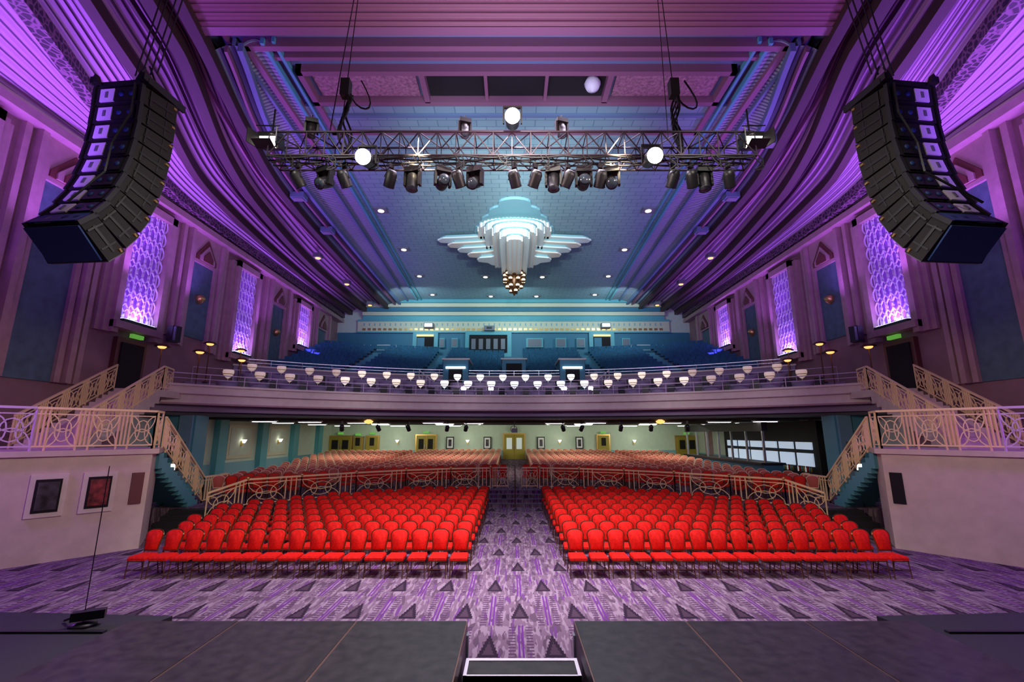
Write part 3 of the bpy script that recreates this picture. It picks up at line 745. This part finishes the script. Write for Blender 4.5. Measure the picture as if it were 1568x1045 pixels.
# ------------------------------------------------------------ truss + lamps
b=B(); ZT=9.43; YT=9.0; x0,x1=-5.35,5.05; h=.28
cor=[(-h,-h),(h,-h),(h,h),(-h,h)]
for dy,dz in cor: b.tube((x0,YT+dy,ZT+dz),(x1,YT+dy,ZT+dz),.026,m_dmet,6)
n=26
for k in range(n+1):
    x=x0+(x1-x0)*k/n
    for i in range(4):
        a,c=cor[i],cor[(i+1)%4]
        b.tube((x,YT+a[0],ZT+a[1]),(x,YT+c[0],ZT+c[1]),.014,m_dmet)
        if k<n:
            xn=x0+(x1-x0)*(k+1)/n; aa,cc=(a,c) if k%2 else (c,a)
            b.tube((x,YT+aa[0],ZT+aa[1]),(xn,YT+cc[0],ZT+cc[1]),.014,m_dmet)
for q in range(4):
    b.path([(x0+.1*i+0,YT-.3+.1*q,ZT-.3-.05*abs(math.sin(i*.3+q*1.3))) for i in range(104)],.02,m_black)
for x in [x0+.5+.9*i for i in range(12)]:
    b.path([(x+.1*math.sin(t*1.1),YT-.32,ZT-.3-.35*math.sin(t*.314)) for t in range(11)],.012,m_black)
b.obj('lighting_truss')
def movinghead(tilt=.5):
    b=B(); b.box((0,0,-.06),(.32,.24,.12),m_black); b.tube((0,0,0),(0,0,.16),.02,m_black)
    for s in (-1,1): b.box((s*.16,0,-.25),(.05,.12,.32),m_black)
    R=Rx(tilt); b.lathe((0,0,-.33),[(.09,-.2),(.13,-.16),(.13,0),(.11,.14),(.13,.18)],m_black,14,R)
    b.lathe(V((0,0,-.33))+R@V((0,0,.185)),[(.11,-.01),(.10,.01)],m_lens,14,R)
    return b.mesh('moving_head_light')
mh=[movinghead(2.2),movinghead(3.0),movinghead(1.7)]
def parcan():
    b=B(); R=Rx(-2.4); b.lathe((0,0,-.3),[(.08,-.18),(.12,-.1),(.12,.16),(.125,.18)],m_black,12,R)
    for s in (-1,1): b.tube((s*.14,0,-.3),(s*.03,0,0),.012,m_black)
    b.box((0,0,.0),(.1,.06,.1),m_black); b.tube((0,0,0),(0,0,.2),.015,m_black); return b.mesh('par_can_light')
pc=parcan()
for i,x in enumerate((-4.2,-2.3,-1.65,-.95,.75,1.4,2.0,4.0)):
    inst(mh[i%3],'moving_head_light',(x,YT,ZT-.42),(0,0,random.uniform(-.4,.4)))
for x in (-4.75,-3.75,-2.75,-1.3,.35,-.1,1.05,1.75,3.3,3.7,4.5): inst(pc,'par_can_light',(x,YT-.1,ZT-.42),(0,0,random.uniform(-.6,.6)))
for x in (-1.2,.95,-4.6):
    inst(mh[1],'moving_head_light',(x,YT,ZT+.78),(0,0,.3),(.8,.8,.8))
for x in (-9.6,-7.8,-6.2,-4.0,-2.9,2.9,4.0,6.2,7.8,9.6):
    y=CY+math.sqrt(22.3**2-x*x); inst(pc,'par_can_light',(x,y,3.99),(0,0,random.uniform(-.5,.5)))
def profile():
    b=B(); R=Rx(math.pi/2+.35)
    b.lathe((0,0,0),[(.12,-.35),(.15,-.25),(.15,.0),(.17,.2),(.175,.25)],m_black,16,R)
    b.lathe(R@V((0,0,.255)),[(.16,-.01),(.15,.03),(.10,.06),(.03,.075)],m_star,20,R)
    for s in (-1,1): b.box((s*.19,0,.1),(.03,.05,.4),m_black)
    b.box((0,0,.3),(.4,.06,.04),m_black); return b.mesh('profile_spotlight')
ps=profile()
for x,z in ((-3.2,9.0),(-.14,9.95),(2.78,9.03)): inst(ps,'profile_spotlight',(x,YT-.35,z))
def flood():
    b=B(); b.box((0,0,0),(.42,.3,.34),m_black,Rx(.4)); b.box(Rx(.4)@V((0,-.17,-.05)),(.34,.02,.24),m_glow_s,Rx(.4))
    for s in (-1,1): b.box((s*.26,-.28,-.1),(.02,.26,.34),m_black,Rz(s*.4))
    b.box((0,-.3,-.26),(.4,.25,.02),m_black,Rx(-.3)); b.box((0,-.2,.24),(.4,.25,.02),m_black,Rx(.6)); b.tube((0,0,.1),(0,0,.8),.02,m_black); return b.mesh('barn_door_flood')
fm=flood()
for x in (-5.45,5.1): inst(fm,'barn_door_floodlight',(x,YT,ZT+.25)); 
for x in (-3.95,3.55):
    b=B(); b.tube((x,YT,ZT+.3),(x,YT+.5,15.28),.012,m_black); b.tube((x-.25,YT,ZT+.3),(x-.05,YT+.5,15.28),.012,m_black)
    b.box((x,YT+.1,11.1),(.2,.2,.42),m_black)
    for j in range(4):
        b.path([(x+.1*math.sin(t*.7+j)+.02*j,YT+.1+.05*j,11.0-1.5*t/10) for t in range(11)],.03,m_black)
    b.path([(x+.3+.25*math.sin(t*.5),YT+.2,11.4-.25*math.sin(t*.31)*3) for t in range(11)],.02,m_black)
    b.obj('chain_hoist')

# ------------------------------------------------------------ line arrays
def linearray(s):
    b=B(); n=9
    ang=.04
    w=1.2; dpt=.72; hh=.41
    y,z=0.0,0.0
    b.box((0,.05,.32),(1.2,.8,.1),m_black); 
    for sx in (-1,1):
        b.box((sx*.56,.05,.36),(.06,1.0,.14),m_black); b.tube((sx*.4,.1,.4),(sx*.05,.1,1.1),.02,m_black)
    for x in (-.25,-.1,.1,.25): b.tube((x,.1,.9),(x*1.2,.6,5.2),.015,m_black)
    for x in (-.5,.5): 
        b.extr([(x-.09,-.45,.3),(x+.09,-.45,.3),(x,-.45,.5)],(0,.1,0),m_black)
    for k in range(n):
        R=Rx(ang); c=V((0,y,z))+R@V((0,0,-hh/2+.25))
        ft=hh/2*.97; bk=hh/2*.86
        pts=[V(p) for p in ((-w*.42,-dpt/2,-bk),(w*.42,-dpt/2,-bk),(w/2,dpt/2,-ft),(-w/2,dpt/2,-ft),(-w*.42,-dpt/2,bk),(w*.42,-dpt/2,bk),(w/2,dpt/2,ft),(-w/2,dpt/2,ft))]
        b.hexa([c+R@p for p in pts],m_dgrey)
        b.box(c+R@V((s*.22,-dpt/2-.012,0)),(.30,.03,hh*.66),m_silver,R)
        b.box(c+R@V((s*.22,-dpt/2-.03,0)),(.05,.03,hh*.3),m_grey,R)
        b.box(c+R@V((-s*.2,-dpt/2-.015,0)),(.42,.03,hh*.7),m_black,R)
        for q in (-.1,-.32): b.lathe(c+R@V((s*q,-dpt/2-.03,.0)),[(.055,-.01),(.055,.01)],m_blueund,8,R@Rx(math.pi/2))
        for sx in (-1,1):
            Rs=R@Rz(-sx*.13)
            b.box(c+R@V((sx*(w*.46+.008),.02,0)),(.02,.5,.05),m_black,Rs)
            b.box(c+R@V((sx*(w*.445+.01),-.2,.0)),(.02,.03,hh*.8),m_black,Rs); b.box(c+R@V((sx*(w*.47+.01),.15,.0)),(.02,.03,hh*.8),m_black,Rs)
            b.box(c+R@V((sx*w*.5,dpt/2-.06,hh*.3)),(.035,.07,.04),m_gold,R)
            b.box(c+R@V((sx*w*.42,-dpt/2,0)),(.05,.08,hh*.98),m_black,R)
        b.box(c+R@V((0,dpt/2+.01,0)),(w*.96,.03,hh*.86),m_grey,R)
        d=R@V((0,0,-hh)); 
        ang-= .034+.018*k
        y+=d.y; z+=d.z
        if k==n-1: b.box(c+R@V((0,0,-hh/2-.02)),(w*.86,dpt*.9,.03),m_blueund,R); b.box(c+R@V((0,-dpt/2-.03,0)),(w*.76,.02,hh*.8),m_blueund,R)
    b.path([(.42*(-s),-.45,.2),(.5*(-s),-.5,-.5),(.35*(-s),-.6,-1.2),(.5*(-s),-.75,-1.9),(.2,-1.0,-2.6)],.02,m_black)
    return b
for s in (-1,1):
    o=linearray(s).obj('line_array_loudspeaker',(s*7.75-.1,8.2,9.85),(0,0,s*.10))

# ------------------------------------------------------------ lights
def area(name,loc,tgt,size,power,col,sy=None,spread=math.pi):
    l=bpy.data.lights.new(name,'AREA'); l.energy=power*LF; l.color=col; l.size=size; l.spread=spread
    if sy: l.shape='RECTANGLE'; l.size_y=sy
    o=bpy.data.objects.new(name,l); o.location=loc; o.rotation_euler=(V(tgt)-V(loc)).to_track_quat('-Z','Y').to_euler(); scn.collection.objects.link(o)
def spot(name,loc,tgt,power,col,ang=60,blend=.5,r=.15):
    l=bpy.data.lights.new(name,'SPOT'); l.energy=power*LF; l.color=col; l.spot_size=math.radians(ang); l.spot_blend=blend; l.shadow_soft_size=r
    o=bpy.data.objects.new(name,l); o.location=loc; o.rotation_euler=(V(tgt)-V(loc)).to_track_quat('-Z','Y').to_euler(); scn.collection.objects.link(o)
PUR=(.32,.10,1); VIO=(.40,.12,1)
for x in (-3,0,3): spot('stage_wash',(x*1.4,4.0,12.0),(x*2.3,16.0,0),2700,(1,.90,.80),56,.8,.25)
spot('stage_deck_wash',(-3,7.5,9.8),(-2.6,4.6,1.4),1900,(1,.85,.72),46,1,.2)
area('floor_front_wash',(0,9.5,11.5),(0,10.2,0),5,2100,(.88,.74,1),1.5,math.radians(95))
for x in (-2.6,2.6): spot('ceiling_wash',(x,9.2,10.0),(x*.8,25,15.8),6500,(.62,.88,1),60,.9,.12)
for x in (-.9,.9): spot('ceiling_wash',(x,9.4,10.3),(x*2.5,25,15.8),17000,(.85,.96,1),38,1.0,.10)
for s in (-1,1):
    for i,yc in enumerate(wc):
        area('window_uplight',(s*16.6,yc,8.3 if i<3 else 10.3),(s*16.85,yc,14),.25,240,(.42,.17,1),1.8)
    for yc in (10.5,14,17.5,21.5,28,34):
        area('cove_uplight',(s*15.6,yc+1.0,9.5),(s*14.3,yc,15),.5,430 if yc<20 else 330,VIO,1.5,2.1)
    spot('violet_wash',(s*9,5,6.5),(s*13.5,14,15),3600,PUR,90,.8,.3)
    spot('violet_wash',(s*8,14,6.5),(s*12.4,22,15.3),3400,(.45,.18,.95),90,.8,.3)
    spot('violet_wash',(s*8,26,8.5),(s*12.5,36,15.3),900,(.5,.22,.85),90,.8,.3)
    spot('rose_wash',(-s*5,4,9.5),(s*17,20,9),3000,(1,.66,.68),60,.8,.3)
    spot('box_wash',(-s*3,3.5,8),(s*12.4,13.3,1.5),4600,(1,.80,.74),40,.9,.3)
    area('violet_floor_wash',(s*14,9.5,6),(s*10,10,0),1,480,(.45,.12,1))
    spot('rail_wash',(s*2,8.5,9.5),(s*7,21,1),3800,(1,.82,.55),46,.9,.2)
for x in (-11,-4,4,11): area('under_balcony_fill',(x,33,4.0),(x,34,0),4,460,(1,.95,.80),6); area('under_balcony_wall_wash',(x,38.5,3.9),(x,43,2.4),2.5,160,(.95,1,.82),.5)
for x in (-9,0,9): area('balcony_back_wash',(x,37,14.2),(x,42.9,11.5),2,420,(.6,.88,1),1)
for x in (-12,-6,0,6,12): spot('balcony_wash',(x*.4,9,10),(x,27,5.8),3300,(.92,.78,.95),34,.9,.2)
area('header_wash',(0,7,9.8),(0,10,15.3),3,150,(1,.38,.5))
area('coffer_wash',(0,10.8,10.8),(0,14.5,16),6,900,(.6,.58,1),1)
w=bpy.data.worlds.new('world'); w.use_nodes=True; w.node_tree.nodes['Background'].inputs[0].default_value=(.36,.27,.42,1); w.node_tree.nodes['Background'].inputs[1].default_value=.08; scn.world=w
# ------------------------------------------------------------ camera
c=bpy.data.cameras.new('camera'); c.lens=16.07; c.sensor_width=36; c.clip_end=300
o=bpy.data.objects.new('camera',c); o.location=(-.15,0,3.35); o.rotation_euler=(math.radians(101.5),0,0); scn.collection.objects.link(o); scn.camera=o
print('chairs',cnt)
